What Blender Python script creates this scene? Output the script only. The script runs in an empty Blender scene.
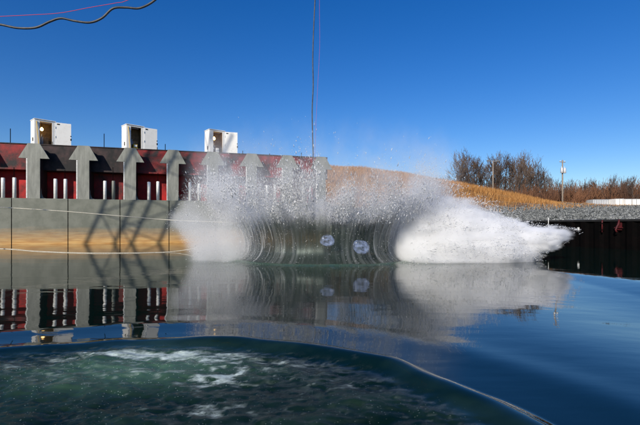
import bpy, math, random
import numpy as np
from mathutils import Vector

random.seed(7)
RNG = np.random.default_rng(11)
S = bpy.context.scene
COL = S.collection

# ------------------------------------------------------------------ camera
FPX, HZ, CAMH = 427.0, 226.0, 1.6          # focal length and horizon row in photo pixels, eye height in m
cd = bpy.data.cameras.new('camera')
cam = bpy.data.objects.new('camera', cd); COL.objects.link(cam)
cam.location = (0, 0, CAMH); cam.rotation_euler = (math.radians(90), 0, 0)
cd.sensor_width = 36; cd.lens = 36 * FPX / 640; cd.shift_y = (HZ - 212.5) / 640
cd.clip_start = 0.05; cd.clip_end = 6000
S.camera = cam

# ------------------------------------------------------------------ light
EL = math.radians(27); sx, sy = -0.45, -0.893
SUN = Vector((sx * math.cos(EL), sy * math.cos(EL), math.sin(EL))).normalized()
w = bpy.data.worlds.new('World'); S.world = w; w.use_nodes = True
nt = w.node_tree; bg = nt.nodes['Background']
sky = nt.nodes.new('ShaderNodeTexSky'); sky.sky_type = 'NISHITA'; sky.sun_disc = False
sky.sun_elevation = EL; sky.sun_rotation = math.atan2(sx, sy) % (2 * math.pi)
sky.altitude = 0; sky.air_density = 1.0; sky.dust_density = 0.35; sky.ozone_density = 4.0
hs = nt.nodes.new('ShaderNodeHueSaturation'); hs.inputs['Saturation'].default_value = 1.34; hs.inputs['Hue'].default_value = .514
nt.links.new(sky.outputs[0], hs.inputs['Color']); nt.links.new(hs.outputs[0], bg.inputs[0]); bg.inputs[1].default_value = 0.12
ld = bpy.data.lights.new('sun', 'SUN'); ld.energy = 5.0; ld.angle = math.radians(0.5); ld.color = (1.0, 0.93, 0.82)
sun = bpy.data.objects.new('sun', ld); COL.objects.link(sun)
sun.rotation_euler = SUN.to_track_quat('Z', 'Y').to_euler(); sun.location = (-30, -60, 60)
S.view_settings.view_transform = 'Standard'; S.view_settings.look = 'None'
S.view_settings.exposure = 0.0; S.view_settings.gamma = 1.0; S.view_settings.use_curve_mapping = False
C = S.cycles
C.max_bounces = 18; C.diffuse_bounces = 4; C.glossy_bounces = 4; C.transparent_max_bounces = 32
C.volume_bounces = 12; C.volume_step_rate = 1.5; C.use_denoising = True; C.caustics_reflective = False; C.caustics_refractive = False

# ------------------------------------------------------------------ helpers
def pix(px, py, d):
    return Vector(((px - 320) / FPX * d, d, CAMH + (HZ - py) / FPX * d))

EU = np.array((0.961, 0.2765)); EV = np.array((-0.2765, 0.961))
VW, UW = 42.45, 27.95                      # the long wall and the right-hand wall in quay coordinates
def uv(u, v, z=0.0):
    return Vector((u * EU[0] + v * EV[0], u * EU[1] + v * EV[1], z))
def px_u(px, v=VW):                        # where the line of sight through column px meets the plane v
    t = (px - 320) / FPX
    Y = v / (EV[1] + EV[0] * t)
    return Y * t * EU[0] + Y * EU[1]

_tab = RNG.random((64, 64, 64)).astype(np.float32)
def noise(x, y, z=0.0):
    x, y, z = np.broadcast_arrays(np.asarray(x, float), np.asarray(y, float), np.asarray(z, float))
    xi, yi, zi = np.floor(x).astype(int), np.floor(y).astype(int), np.floor(z).astype(int)
    fx, fy, fz = x - xi, y - yi, z - zi
    fx = fx * fx * (3 - 2 * fx); fy = fy * fy * (3 - 2 * fy); fz = fz * fz * (3 - 2 * fz)
    r = 0
    for i in (0, 1):
        for j in (0, 1):
            for k in (0, 1):
                r = r + _tab[(xi + i) & 63, (yi + j) & 63, (zi + k) & 63] * (fx if i else 1 - fx) * (fy if j else 1 - fy) * (fz if k else 1 - fz)
    return r * 2 - 1
def fbm(x, y, z=0.0, n=4):
    a, s, r = 1.0, 1.0, 0
    for i in range(n):
        r = r + a * noise(np.asarray(x) * s + 17.3 * i, np.asarray(y) * s + 5.1 * i, np.asarray(z) * s + 9.7 * i)
        a *= 0.5; s *= 2.03
    return r
def sstep(a, b, x):
    t = np.clip((x - a) / (b - a), 0, 1)
    return t * t * (3 - 2 * t)

def npmesh(name, V, F):                    # V (n,3), F (m,k) with one k
    V = np.asarray(V, np.float32); F = np.asarray(F, np.int32)
    me = bpy.data.meshes.new(name)
    me.vertices.add(len(V)); me.vertices.foreach_set('co', V.ravel())
    m, k = F.shape
    me.loops.add(m * k); me.loops.foreach_set('vertex_index', F.ravel())
    me.polygons.add(m); me.polygons.foreach_set('loop_start', np.arange(0, m * k, k, dtype=np.int32))
    me.polygons.foreach_set('loop_total', np.full(m, k, np.int32))
    me.update(calc_edges=True)
    return me

class MB:
    """collects shapes for one mesh"""
    def __init__(s): s.v = []; s.f = []
    def add(s, vs, fs):
        o = len(s.v); s.v += [tuple(p) for p in vs]; s.f += [tuple(i + o for i in f) for f in fs]; return s
    def box(s, x0, x1, y0, y1, z0, z1, b=0.0):
        if b:
            P = []
            for z, i in ((z0, b), (z0 + b, 0), (z1 - b, 0), (z1, b)):
                P += [(x0 + i, y0 + i, z), (x1 - i, y0 + i, z), (x1 - i, y1 - i, z), (x0 + i, y1 - i, z)]
            F = [(3, 2, 1, 0), (12, 13, 14, 15)]
            for r in range(3):
                for k in range(4):
                    F.append((r * 4 + k, r * 4 + (k + 1) % 4, r * 4 + 4 + (k + 1) % 4, r * 4 + 4 + k))
            return s.add(P, F)
        return s.add([(x0, y0, z0), (x1, y0, z0), (x1, y1, z0), (x0, y1, z0), (x0, y0, z1), (x1, y0, z1), (x1, y1, z1), (x0, y1, z1)],
                     [(3, 2, 1, 0), (4, 5, 6, 7), (0, 1, 5, 4), (1, 2, 6, 5), (2, 3, 7, 6), (3, 0, 4, 7)])
    def prism(s, pts, y0, y1):             # outline in x,z extruded along y
        n = len(pts)
        return s.add([(x, y0, z) for x, z in pts] + [(x, y1, z) for x, z in pts],
                     [tuple(range(n)), tuple(range(2 * n - 1, n - 1, -1))] + [((i + 1) % n, i, n + i, n + (i + 1) % n) for i in range(n)])
    def tube(s, P, R, n=6, cap=True):
        P = [Vector(p) for p in P]
        if not hasattr(R, '__len__'): R = [R] * len(P)
        ref = None; vs = []
        for i, p in enumerate(P):
            t = (P[min(i + 1, len(P) - 1)] - P[max(i - 1, 0)]).normalized()
            if ref is None: ref = t.orthogonal().normalized()
            ref = (ref - t * ref.dot(t)).normalized(); b = t.cross(ref)
            for k in range(n):
                a = 2 * math.pi * k / n
                vs.append(p + (ref * math.cos(a) + b * math.sin(a)) * R[i])
        fs = [(i * n + k, i * n + (k + 1) % n, (i + 1) * n + (k + 1) % n, (i + 1) * n + k) for i in range(len(P) - 1) for k in range(n)]
        if cap: fs += [tuple(range(n - 1, -1, -1)), tuple(range((len(P) - 1) * n, len(P) * n))]
        return s.add(vs, fs)
    def lathe(s, prof, n=16, c=(0, 0, 0)):
        vs = [(c[0] + r * math.cos(2 * math.pi * k / n), c[1] + r * math.sin(2 * math.pi * k / n), c[2] + z) for r, z in prof for k in range(n)]
        fs = [(i * n + k, i * n + (k + 1) % n, (i + 1) * n + (k + 1) % n, (i + 1) * n + k) for i in range(len(prof) - 1) for k in range(n)]
        return s.add(vs, fs)
    def mesh(s, name):
        me = bpy.data.meshes.new(name); me.from_pydata(s.v, [], s.f); me.update(); return me
    def build(s, name, mat, parent=None, smooth=False):
        return link(name, s.mesh(name), mat, parent, smooth)

def link(name, me, mat, parent=None, smooth=False):
    o = bpy.data.objects.new(name, me); COL.objects.link(o)
    if mat and not me.materials: me.materials.append(mat)
    if smooth: me.polygons.foreach_set('use_smooth', [True] * len(me.polygons))
    if parent: o.parent = parent
    return o
def tag(o, label=None, cat=None, group=None, kind=None):
    for k, v in (('label', label), ('category', cat), ('group', group), ('kind', kind)):
        if v: o[k] = v
    return o
def empty(name, loc, rz=0.0, label=None, cat=None, group=None):
    o = bpy.data.objects.new(name, None); COL.objects.link(o); o.empty_display_size = 0.2
    o.location = loc; o.rotation_euler = (0, 0, rz)
    return tag(o, label, cat, group)
def copy_tree(o, parent=None):
    c = o.copy(); COL.objects.link(c); c.parent = parent
    for ch in [x for x in bpy.data.objects if x.parent == o]: copy_tree(ch, c)
    return c

def spline(P, n=10):
    P = [Vector(p) for p in P]; P = [P[0] * 2 - P[1]] + P + [P[-1] * 2 - P[-2]]; out = []
    for i in range(1, len(P) - 2):
        a, b, c, d = P[i - 1:i + 3]
        for k in range(n):
            t = k / n
            out.append(.5 * ((2 * b) + (c - a) * t + (2 * a - 5 * b + 4 * c - d) * t * t + (3 * b - a - 3 * c + d) * t ** 3))
    return out + [P[-2]]

# ------------------------------------------------------------------ materials
def mat(name, col=(.5, .5, .5), rough=.6, col2=None, scale=3.0, detail=4, metal=0.0, bump=0.0, bscale=30.0, spec=.5, stretch=None, lo=.4, hi=.6, emit=None):
    m = bpy.data.materials.new(name); m.use_nodes = True
    n, l = m.node_tree.nodes, m.node_tree.links
    p = n['Principled BSDF']
    p.inputs['Base Color'].default_value = (*col, 1); p.inputs['Roughness'].default_value = rough
    p.inputs['Metallic'].default_value = metal; p.inputs['Specular IOR Level'].default_value = spec
    tc = n.new('ShaderNodeTexCoord'); src = tc.outputs['Object']
    if stretch:
        mp = n.new('ShaderNodeMapping'); mp.inputs['Scale'].default_value = stretch
        l.new(src, mp.inputs[0]); src = mp.outputs[0]
    if col2:
        t = n.new('ShaderNodeTexNoise'); t.inputs['Scale'].default_value = scale; t.inputs['Detail'].default_value = detail
        t.inputs['Roughness'].default_value = .65
        r = n.new('ShaderNodeValToRGB'); r.color_ramp.elements[0].position = lo; r.color_ramp.elements[1].position = hi
        r.color_ramp.elements[0].color = (*col, 1); r.color_ramp.elements[1].color = (*col2, 1)
        l.new(src, t.inputs['Vector']); l.new(t.outputs['Fac'], r.inputs[0]); l.new(r.outputs[0], p.inputs['Base Color'])
    if bump:
        t2 = n.new('ShaderNodeTexNoise'); t2.inputs['Scale'].default_value = bscale; t2.inputs['Detail'].default_value = 5
        b = n.new('ShaderNodeBump'); b.inputs['Strength'].default_value = bump; b.inputs['Distance'].default_value = .03
        l.new(src, t2.inputs['Vector']); l.new(t2.outputs['Fac'], b.inputs['Height']); l.new(b.outputs[0], p.inputs['Normal'])
    if emit:
        p.inputs['Emission Color'].default_value = (*emit[:3], 1); p.inputs['Emission Strength'].default_value = emit[3]
    return m

M = {}
M['grey'] = mat('grey_paint', (.165, .17, .145), .6, (.25, .255, .22), 1.6, 7, bump=.15, bscale=12, stretch=(2.2, 2.2, .35))
M['strip'] = mat('bare_edge', (.72, .72, .68), .45, (.55, .55, .5), 4)
M['web'] = mat('dark_web', (.02, .012, .011), .7, (.045, .018, .015), 2)
M['maroon'] = mat('sooty_maroon', (.005, .004, .004), .75, (.055, .028, .027), 1.3, 10, bump=.3, bscale=6, stretch=(1, 1, .7), lo=.42, hi=.68)
M['darkred'] = mat('dark_red', (.008, .002, .002), .65, (.30, .004, .004), .9, 9, bump=.25, bscale=7, lo=.37, hi=.66)
M['red'] = mat('red_paint', (.10, .001, .001), .7, (.46, .005, .005), 1.2, 7, bump=.2, bscale=8, lo=.3, hi=.6)
M['white'] = mat('white_enamel', (.88, .86, .80), .45, (.78, .75, .68), 3, 5, lo=.5, hi=.75)
M['pipewhite'] = mat('white_pipe', (.84, .84, .81), .45, (.70, .69, .65), 5)
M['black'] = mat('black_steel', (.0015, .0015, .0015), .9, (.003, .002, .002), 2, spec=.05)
M['cable'] = mat('cable_rubber', (.02, .02, .024), .5, (.06, .06, .06), 5)
M['redline'] = mat('red_cord', (.55, .03, .05), .6)
M['rope'] = mat('rope', (.62, .58, .48), .8, (.5, .46, .36), 12)
M['wood'] = mat('pole_wood', (.20, .16, .12), .85, (.32, .27, .22), 3, bump=.3, stretch=(8, 8, 1))
M['steel'] = mat('galvanised', (.5, .52, .54), .4, (.6, .62, .63), 5, metal=.3)
M['bark'] = mat('bark', (.07, .046, .034), .9, (.125, .088, .066), 2)
M['brush'] = mat('brushwood', (.07, .034, .02), .9, (.17, .075, .035), .18, 5)
M['bulb'] = mat('lamp_glow', (1, .8, .5), .4, emit=(1, .62, .22, 14))
M['inside'] = mat('cabinet_inside', (.16, .11, .06), .7, (.26, .18, .09), 4)
M['yellow'] = mat('yellow_paint', (.62, .38, .02), .5)
M['blue_grey'] = mat('blue_grey_paint', (.16, .2, .26), .4, (.3, .33, .36), 8)
M['crane'] = mat('crane_steel', (.35, .25, .03), .5, (.25, .18, .03), 3)
M['sand'] = mat('sand', (.45, .33, .2), .95, (.35, .25, .15), 5, bump=.3)

M['palegrey'] = mat('pale_grey_sheet', (.45, .47, .49), .5, (.55, .56, .57), 2)
M['ribgrey'] = mat('rib_grey', (.22, .23, .24), .6)
M['dullred'] = mat('dull_red', (.045, .0015, .002), .7, (.08, .002, .003), 6)
# grey wall plates: paint above, an orange stain with a ragged edge above the water
def wall_mat():
    m = mat('stained_wall', (.12, .127, .098), .55, (.165, .17, .135), 1.0, 6, bump=.12, bscale=9)
    n, l = m.node_tree.nodes, m.node_tree.links; p = n['Principled BSDF']
    base = p.inputs['Base Color'].links[0].from_socket
    tc = n.new('ShaderNodeTexCoord'); sp = n.new('ShaderNodeSeparateXYZ'); l.new(tc.outputs['Object'], sp.inputs[0])
    mp = n.new('ShaderNodeMapping'); mp.inputs['Scale'].default_value = (.35, 1, 3.2); l.new(tc.outputs['Object'], mp.inputs[0])
    t = n.new('ShaderNodeTexNoise'); t.inputs['Scale'].default_value = 1.3; t.inputs['Detail'].default_value = 6; l.new(mp.outputs[0], t.inputs['Vector'])
    a = n.new('ShaderNodeMath'); a.operation = 'MULTIPLY_ADD'; a.inputs[1].default_value = .9; l.new(t.outputs['Fac'], a.inputs[0]); l.new(sp.outputs['Z'], a.inputs[2])
    r = n.new('ShaderNodeValToRGB'); cr = r.color_ramp
    cr.elements[0].position = 0.0; cr.elements[0].color = (1, 1, 1, 1); cr.elements[1].position = 1.0; cr.elements[1].color = (0, 0, 0, 1)
    mr = n.new('ShaderNodeMapRange'); mr.inputs[1].default_value = .45; mr.inputs[2].default_value = 1.95; l.new(a.outputs[0], mr.inputs[0]); l.new(mr.outputs[0], r.inputs[0])
    mx = n.new('ShaderNodeMix'); mx.data_type = 'RGBA'; l.new(r.outputs[0], mx.inputs['Factor']); l.new(base, mx.inputs['A'])
    t3 = n.new('ShaderNodeTexNoise'); t3.inputs['Scale'].default_value = 2.0; l.new(mp.outputs[0], t3.inputs['Vector'])
    r3 = n.new('ShaderNodeValToRGB'); r3.color_ramp.elements[0].color = (.46, .22, .05, 1); r3.color_ramp.elements[1].color = (.60, .36, .12, 1)
    r3.color_ramp.elements[0].position = .35; r3.color_ramp.elements[1].position = .65
    l.new(t3.outputs['Fac'], r3.inputs[0]); l.new(r3.outputs[0], mx.inputs['B']); l.new(mx.outputs['Result'], p.inputs['Base Color'])
    return m
M['wall'] = wall_mat()

def spray_mat(name, col=.9, trans=.5):
    m = bpy.data.materials.new(name); m.use_nodes = True
    n, l = m.node_tree.nodes, m.node_tree.links; n.remove(n['Principled BSDF'])
    d = n.new('ShaderNodeBsdfDiffuse'); d.inputs[0].default_value = (col, col, col, 1)
    t = n.new('ShaderNodeBsdfTranslucent'); t.inputs[0].default_value = (col, col, col, 1)
    x = n.new('ShaderNodeMixShader'); x.inputs[0].default_value = trans
    l.new(d.outputs[0], x.inputs[1]); l.new(t.outputs[0], x.inputs[2]); l.new(x.outputs[0], n['Material Output'].inputs[0])
    return m
M['spray'] = spray_mat('spray', .96, .5)
M['foamcore'] = spray_mat('foam_core', .97, .3)

def veil_mat():
    m = spray_mat('water_veil', .8, .4); n, l = m.node_tree.nodes, m.node_tree.links
    out = n['Material Output']; src = out.inputs[0].links[0].from_socket
    g = n.new('ShaderNodeBsdfGlossy'); g.inputs['Roughness'].default_value = .45
    x1 = n.new('ShaderNodeMixShader'); x1.inputs[0].default_value = .15; l.new(src, x1.inputs[1]); l.new(g.outputs[0], x1.inputs[2])
    tr = n.new('ShaderNodeBsdfTransparent'); x = n.new('ShaderNodeMixShader')
    at = n.new('ShaderNodeAttribute'); at.attribute_name = 'cover'
    l.new(at.outputs['Fac'], x.inputs[0]); l.new(tr.outputs[0], x.inputs[1]); l.new(x1.outputs[0], x.inputs[2]); l.new(x.outputs[0], out.inputs[0])
    return m
M['veil'] = veil_mat()
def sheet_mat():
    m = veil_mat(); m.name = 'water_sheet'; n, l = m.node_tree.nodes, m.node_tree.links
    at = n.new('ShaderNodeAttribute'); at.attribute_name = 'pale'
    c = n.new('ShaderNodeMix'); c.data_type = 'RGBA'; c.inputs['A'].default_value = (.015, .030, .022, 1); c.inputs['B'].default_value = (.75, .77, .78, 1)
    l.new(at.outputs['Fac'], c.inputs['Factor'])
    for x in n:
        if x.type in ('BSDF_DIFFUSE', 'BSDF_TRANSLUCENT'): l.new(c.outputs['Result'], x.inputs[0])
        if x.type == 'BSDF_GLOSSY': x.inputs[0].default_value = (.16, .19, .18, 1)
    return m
M['sheet'] = sheet_mat()

def water_mat():
    m = bpy.data.materials.new('pond_water'); m.use_nodes = True
    n, l = m.node_tree.nodes, m.node_tree.links; p = n['Principled BSDF']
    p.inputs['IOR'].default_value = 1.333; p.inputs['Roughness'].default_value = .03
    fo = n.new('ShaderNodeAttribute'); fo.attribute_name = 'foam'
    ae = n.new('ShaderNodeAttribute'); ae.attribute_name = 'air'
    a = n.new('ShaderNodeMix'); a.data_type = 'RGBA'; a.inputs['A'].default_value = (.002, .010, .008, 1); a.inputs['B'].default_value = (.055, .115, .075, 1)
    l.new(ae.outputs['Fac'], a.inputs['Factor'])
    b = n.new('ShaderNodeMix'); b.data_type = 'RGBA'; b.inputs['B'].default_value = (.55, .64, .59, 1)
    tcf = n.new('ShaderNodeTexCoord'); mf = n.new('ShaderNodeMapping'); mf.inputs['Scale'].default_value = (1, 1.5, 1); l.new(tcf.outputs['Object'], mf.inputs[0])
    tf = n.new('ShaderNodeTexNoise'); tf.inputs['Scale'].default_value = 13; tf.inputs['Detail'].default_value = 9; tf.inputs['Roughness'].default_value = .72; l.new(mf.outputs[0], tf.inputs['Vector'])
    vf = n.new('ShaderNodeTexVoronoi'); vf.inputs['Scale'].default_value = 42; l.new(mf.outputs[0], vf.inputs['Vector'])
    def mth(op, x, y, z=None):
        q = n.new('ShaderNodeMath'); q.operation = op
        for i, vv in enumerate((x, y, z)):
            if vv is None: continue
            if isinstance(vv, (int, float)): q.inputs[i].default_value = vv
            else: l.new(vv, q.inputs[i])
        return q.outputs[0]
    sgn = mth('MULTIPLY_ADD', tf.outputs['Fac'], 2.6, -1.3)
    f1 = mth('MULTIPLY', mth('ADD', mth('MULTIPLY', fo.outputs['Fac'], 1.45), mth('MULTIPLY', sgn, mth('MINIMUM', mth('MULTIPLY', fo.outputs['Fac'], 3.0), 1.0))), .95)
    bo0 = n.new('ShaderNodeAttribute'); bo0.attribute_name = 'boil'
    spc = n.new('ShaderNodeSeparateColor'); l.new(vf.outputs['Color'], spc.inputs[0])
    bub = mth('MULTIPLY', mth('MULTIPLY', mth('LESS_THAN', vf.outputs['Distance'], .22), mth('GREATER_THAN', spc.outputs[0], .86)), mth('MULTIPLY', bo0.outputs['Fac'], mth('MINIMUM', mth('MULTIPLY_ADD', ae.outputs['Fac'], 1.2, .12), .6)))
    ff = n.new('ShaderNodeClamp'); l.new(mth('MAXIMUM', f1, bub), ff.inputs[0])
    l.new(ff.outputs[0], b.inputs['Factor']); l.new(a.outputs['Result'], b.inputs['A']); l.new(b.outputs['Result'], p.inputs['Base Color'])
    rr = n.new('ShaderNodeMath'); rr.operation = 'MULTIPLY_ADD'; rr.inputs[1].default_value = .5; rr.inputs[2].default_value = .03
    l.new(ff.outputs[0], rr.inputs[0]); l.new(rr.outputs[0], p.inputs['Roughness'])
    tc = n.new('ShaderNodeTexCoord')
    mp = n.new('ShaderNodeMapping'); mp.inputs['Scale'].default_value = (.5, 1.3, 1); l.new(tc.outputs['Object'], mp.inputs[0])
    t = n.new('ShaderNodeTexNoise'); t.inputs['Scale'].default_value = 1.6; t.inputs['Detail'].default_value = 3; l.new(mp.outputs[0], t.inputs['Vector'])
    bp = n.new('ShaderNodeBump'); bp.inputs['Strength'].default_value = 1.0; bp.inputs['Distance'].default_value = .0035
    bo = n.new('ShaderNodeAttribute'); bo.attribute_name = 'boil'
    t2 = n.new('ShaderNodeTexNoise'); t2.inputs['Scale'].default_value = 14; t2.inputs['Detail'].default_value = 9; t2.inputs['Roughness'].default_value = .78; l.new(tc.outputs['Object'], t2.inputs['Vector'])
    mm = n.new('ShaderNodeMath'); mm.operation = 'MULTIPLY'; l.new(t2.outputs['Fac'], mm.inputs[0]); l.new(bo.outputs['Fac'], mm.inputs[1])
    m3 = n.new('ShaderNodeMath'); m3.operation = 'MULTIPLY_ADD'; m3.inputs[1].default_value = 1.3; l.new(mm.outputs[0], m3.inputs[0]); l.new(t.outputs['Fac'], m3.inputs[2])
    l.new(m3.outputs[0], bp.inputs['Height']); l.new(bp.outputs[0], p.inputs['Normal'])
    io = n.new('ShaderNodeMapRange'); io.inputs[3].default_value = 1.333; io.inputs[4].default_value = 1.13; l.new(bo.outputs['Fac'], io.inputs[0]); l.new(io.outputs[0], p.inputs['IOR'])
    return m
M['water'] = water_mat()

def ground_mat():
    m = bpy.data.materials.new('bank'); m.use_nodes = True
    n, l = m.node_tree.nodes, m.node_tree.links; p = n['Principled BSDF']; p.inputs['Roughness'].default_value = .95; p.inputs['Specular IOR Level'].default_value = .1
    tc = n.new('ShaderNodeTexCoord')
    vo = n.new('ShaderNodeTexVoronoi'); vo.inputs['Scale'].default_value = 2.2; l.new(tc.outputs['Object'], vo.inputs['Vector'])
    r = n.new('ShaderNodeValToRGB'); e = r.color_ramp.elements; e[0].color = (.03, .033, .035, 1); e[1].color = (.26, .265, .255, 1); e[0].position = .1; e[1].position = .9
    sp = n.new('ShaderNodeSeparateColor'); l.new(vo.outputs['Color'], sp.inputs[0]); l.new(sp.outputs[0], r.inputs[0])
    t = n.new('ShaderNodeTexNoise'); t.inputs['Scale'].default_value = .6; t.inputs['Detail'].default_value = 7; l.new(tc.outputs['Object'], t.inputs['Vector'])
    r2 = n.new('ShaderNodeValToRGB'); e = r2.color_ramp.elements; e[0].color = (.13, .07, .035, 1); e[1].color = (.36, .20, .075, 1); e[0].position = .35; e[1].position = .65
    l.new(t.outputs['Fac'], r2.inputs[0])
    at = n.new('ShaderNodeAttribute'); at.attribute_name = 'grass'
    x = n.new('ShaderNodeMix'); x.data_type = 'RGBA'; l.new(at.outputs['Fac'], x.inputs['Factor']); l.new(r.outputs[0], x.inputs['A']); l.new(r2.outputs[0], x.inputs['B'])
    l.new(x.outputs['Result'], p.inputs['Base Color'])
    return m
M['bank'] = ground_mat()

def random_mat(name, c0, c1, rough=.9, trans=0):
    m = bpy.data.materials.new(name); m.use_nodes = True
    n, l = m.node_tree.nodes, m.node_tree.links; p = n['Principled BSDF']; p.inputs['Roughness'].default_value = rough; p.inputs['Specular IOR Level'].default_value = .15
    g = n.new('ShaderNodeNewGeometry'); r = n.new('ShaderNodeValToRGB'); e = r.color_ramp.elements
    e[0].color = (*c0, 1); e[1].color = (*c1, 1); l.new(g.outputs['Random Per Island'], r.inputs[0]); l.new(r.outputs[0], p.inputs['Base Color'])
    return m
M['stone'] = random_mat('riprap', (.025, .029, .027), (.30, .305, .285))
M['straw'] = random_mat('dry_grass', (.20, .08, .022), (.56, .30, .105))

# ------------------------------------------------------------------ ground
HX = np.array([-200, -60, -10, 5, 14, 21, 28, 37, 46, 60]); HH = np.array([2, 4, 6.5, 7.0, 6.1, 4.7, 2.9, .8, 0, 0])
def ground_z(X, Y):
    u = X * EU[0] + Y * EU[1]; v = X * EV[0] + Y * EV[1]
    e = np.hypot(np.maximum(u - UW, 0), np.maximum(v - VW, 0))
    q = e / (e + np.maximum(67 - Y, 0) + 1e-6)
    inside = (e <= 1e-6)
    z = 2.05 + 2.75 * np.where(inside, 0, q)
    h = np.interp(X, HX, HH) * sstep(54, 76, Y) * (1 - .5 * sstep(90, 140, Y)) * (1 + .04 * fbm(X * .12, Y * .12, 3.3, 3))
    return z + h, h
us = np.unique(np.concatenate([[-1600, -800, -400, -200, -120, -90, -70.0], np.arange(-70, UW, 1.5), [UW], np.arange(UW + .4, 70, 1.3), [74, 80, 90, 110, 150, 220, 400, 800, 1600]]))
vs_ = np.unique(np.concatenate([[-1600, -600, -200, -80, -45, -30.0], [0, 20.0], np.arange(28, VW, 1.5), [VW], np.arange(VW + .4, 90, 1.3), [92, 95, 100, 110, 130, 170, 260, 500, 1000, 3000]]))
Ug, Vg = np.meshgrid(us, vs_, indexing='ij')
Xg = Ug * EU[0] + Vg * EV[0]; Yg = Ug * EU[1] + Vg * EV[1]
Zg, Hg = ground_z(Xg, Yg)
nu, nv = Ug.shape
I = np.arange(nu * nv).reshape(nu, nv)
cu = (us[:-1] + us[1:]) / 2; cv = (vs_[:-1] + vs_[1:]) / 2
hole = ((cu > -70) & (cu < UW))[:, None] & ((cv > -30) & (cv < VW))[None, :]
F = np.stack([I[:-1, :-1], I[1:, :-1], I[1:, 1:], I[:-1, 1:]], -1)[~hole]
gm = npmesh('ground', np.stack([Xg, Yg, Zg], -1).reshape(-1, 3), F)
at = gm.attributes.new('grass', 'FLOAT', 'POINT')
gg = np.maximum(sstep(.25, .7, Hg + .25 * fbm(Xg * .4, Yg * .4)), sstep(66, 70, Yg + 1.2 * fbm(Xg * .3, Yg * .3, 4)))
at.data.foreach_set('value', gg.ravel().astype(np.float32))
g = link('ground', gm, M['bank'], smooth=True); tag(g, 'grey gravel bank rising to a dry orange grass hill', 'ground', kind='structure')

# ------------------------------------------------------------------ water
CX, CY, CR = 0.15, 21.4, 4.5                 # the ring where the explosion lifts the surface
BX, BY, BR = -2.0, 2.0, 3.92                   # the boil in front of the camera
def axis(lo, d0, d1, hi, step, grow):
    a = list(np.arange(d0, d1, step)); s = step; x = d1
    while x < hi: a.append(x); s = min(s * grow, 2.5); x += s
    a.append(hi); b = []; s = step; x = d0 - step
    while x > lo: b.append(x); s = min(s * grow, 2.5); x -= s
    b.append(lo)
    return np.array(sorted(b) + a)
xs = axis(-75, -5.6, 3.6, 45, .026, 1.035); ys = axis(-45, 2.6, 7.2, 60, .026, 1.022)
WX, WY = np.meshgrid(xs, ys, indexing='ij')
br = np.hypot(WX - BX, (WY - BY)); ang = np.arctan2(WY - BY, WX - BX)
edge = BR + .16 * noise(ang * 2.2 + 20, 3.1) + .05 * noise(ang * 9 + 40, 1.7) + .22 * sstep(1.9, 2.5, ang)
rr = br - edge
ins = 1 - sstep(-.20, .10, rr); rough_in = 1 - sstep(-.60, -.22, rr)
Z = .03 * ins + (.055 + .03 * sstep(1.9, 1.0, ang) + .02 * noise(ang * 5 + 11, 7.1)) * sstep(-.42, -.03, rr) * (1 - sstep(-.02, .20, rr)) + .018 * np.exp(-((rr - 1.15) / .42) ** 2)
turb = fbm(WX * 1.9, WY * 2.6, 1.1, 5)
rid = 1 - np.abs(fbm(WX * 2.6 + 3, WY * 3.6, 5.5, 4))
fine = fbm(WX * 8, WY * 10, 2.2, 3)
ins_ = ins; ins = rough_in
chop = 1 - np.abs(fbm(WX * 5.5 + 1.5 * turb, WY * 7.5, 21.5, 4))
chop2 = 1 - np.abs(fbm(WX * 11 + 2 * turb, WY * 13, 31.5, 3))
Z += ins * (.024 * turb + .010 * rid + .017 * chop + .014 * chop2 + .005 * fine) * (1 - sstep(4.5, 9, br) * .5)
Z -= ins * .035
ins = ins_
# gentle waves over the whole pond, ring round the crater
far = sstep(5.5, 9, WY)
Z += .0016 * fbm(WX * .5, WY * 1.1, 7.7, 3) + .0009 * np.sin(WY * 2.1 + .35 * WX + 2 * noise(WX * .2, WY * .2, 4))
rc = np.hypot(WX - CX, WY - CY)
Z += .08 * np.exp(-((rc - CR + .12) / .34) ** 2) * (1 + .25 * noise(np.arctan2(WY - CY, WX - CX) * 6 + 30, 2.2))
Z += .010 * np.exp(-((rc - CR - .4) / 1.0) ** 2) * fbm(WX * 2, WY * 2, 8, 3)
# long swell running in from the right-hand wall
st = np.clip(14.85 - 2.58 * (WX - 8.35), 11.0, 16.5); dd_ = np.clip(st - WY, 0, 9.0)
Z -= .017 * dd_ * dd_ / (dd_ + .5) * sstep(3.0, 7.0, WX)
# foam and aerated water
foam = np.zeros_like(Z)
def blob(x, y, rx, ry): return np.exp(-(((WX - x) / rx) ** 2 + ((WY - y) / ry) ** 2))
zone = np.clip(1.2 * blob(-2.3, 5.22, .8, .20) + 1.1 * blob(-1.55, 5.2, .6, .2) + .95 * blob(-1.0, 4.55, .40, .35) + .25 * blob(-3.4, 4.75, .6, .3)
               + .55 * blob(-.4, 4.9, .5, .2) + .75 * blob(-.95, 3.65, .4, .18) + .45 * blob(-2.2, 4.6, 1.2, .5) + .35 * blob(.2, 4.3, .5, .3), 0, 1.3)
lace = 1 - np.abs(fbm(WX * 2.6 + .5 * turb, WY * 5.0, 12.5, 5)) * 1.5
lace2 = np.clip(1 - np.abs(fbm(WX * 4.5 + .6 * turb, WY * 8, 42.5, 4)) * 4, 0, 1) * np.clip(.15 + fbm(WX * 1.1, WY * 1.7, 51.5, 3), 0, 1)
foam = np.clip((lace + .5 * fbm(WX * 7, WY * 12, 3.7, 3) - 1.15 + .85 * zone) * 1.3, 0, 1) * ins * np.clip(zone * 1.5, 0, 1)
speck = (noise(WX * 17, WY * 24, 6.5) > .66) * (noise(WX * 1.6, WY * 2, 9.5) > -.1)
foam = np.clip(np.maximum(foam * .62, np.maximum(.3 * speck, .3 * lace2) * rough_in * np.clip(.12 + zone * 1.2, 0, 1)), 0, 1)
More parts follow.
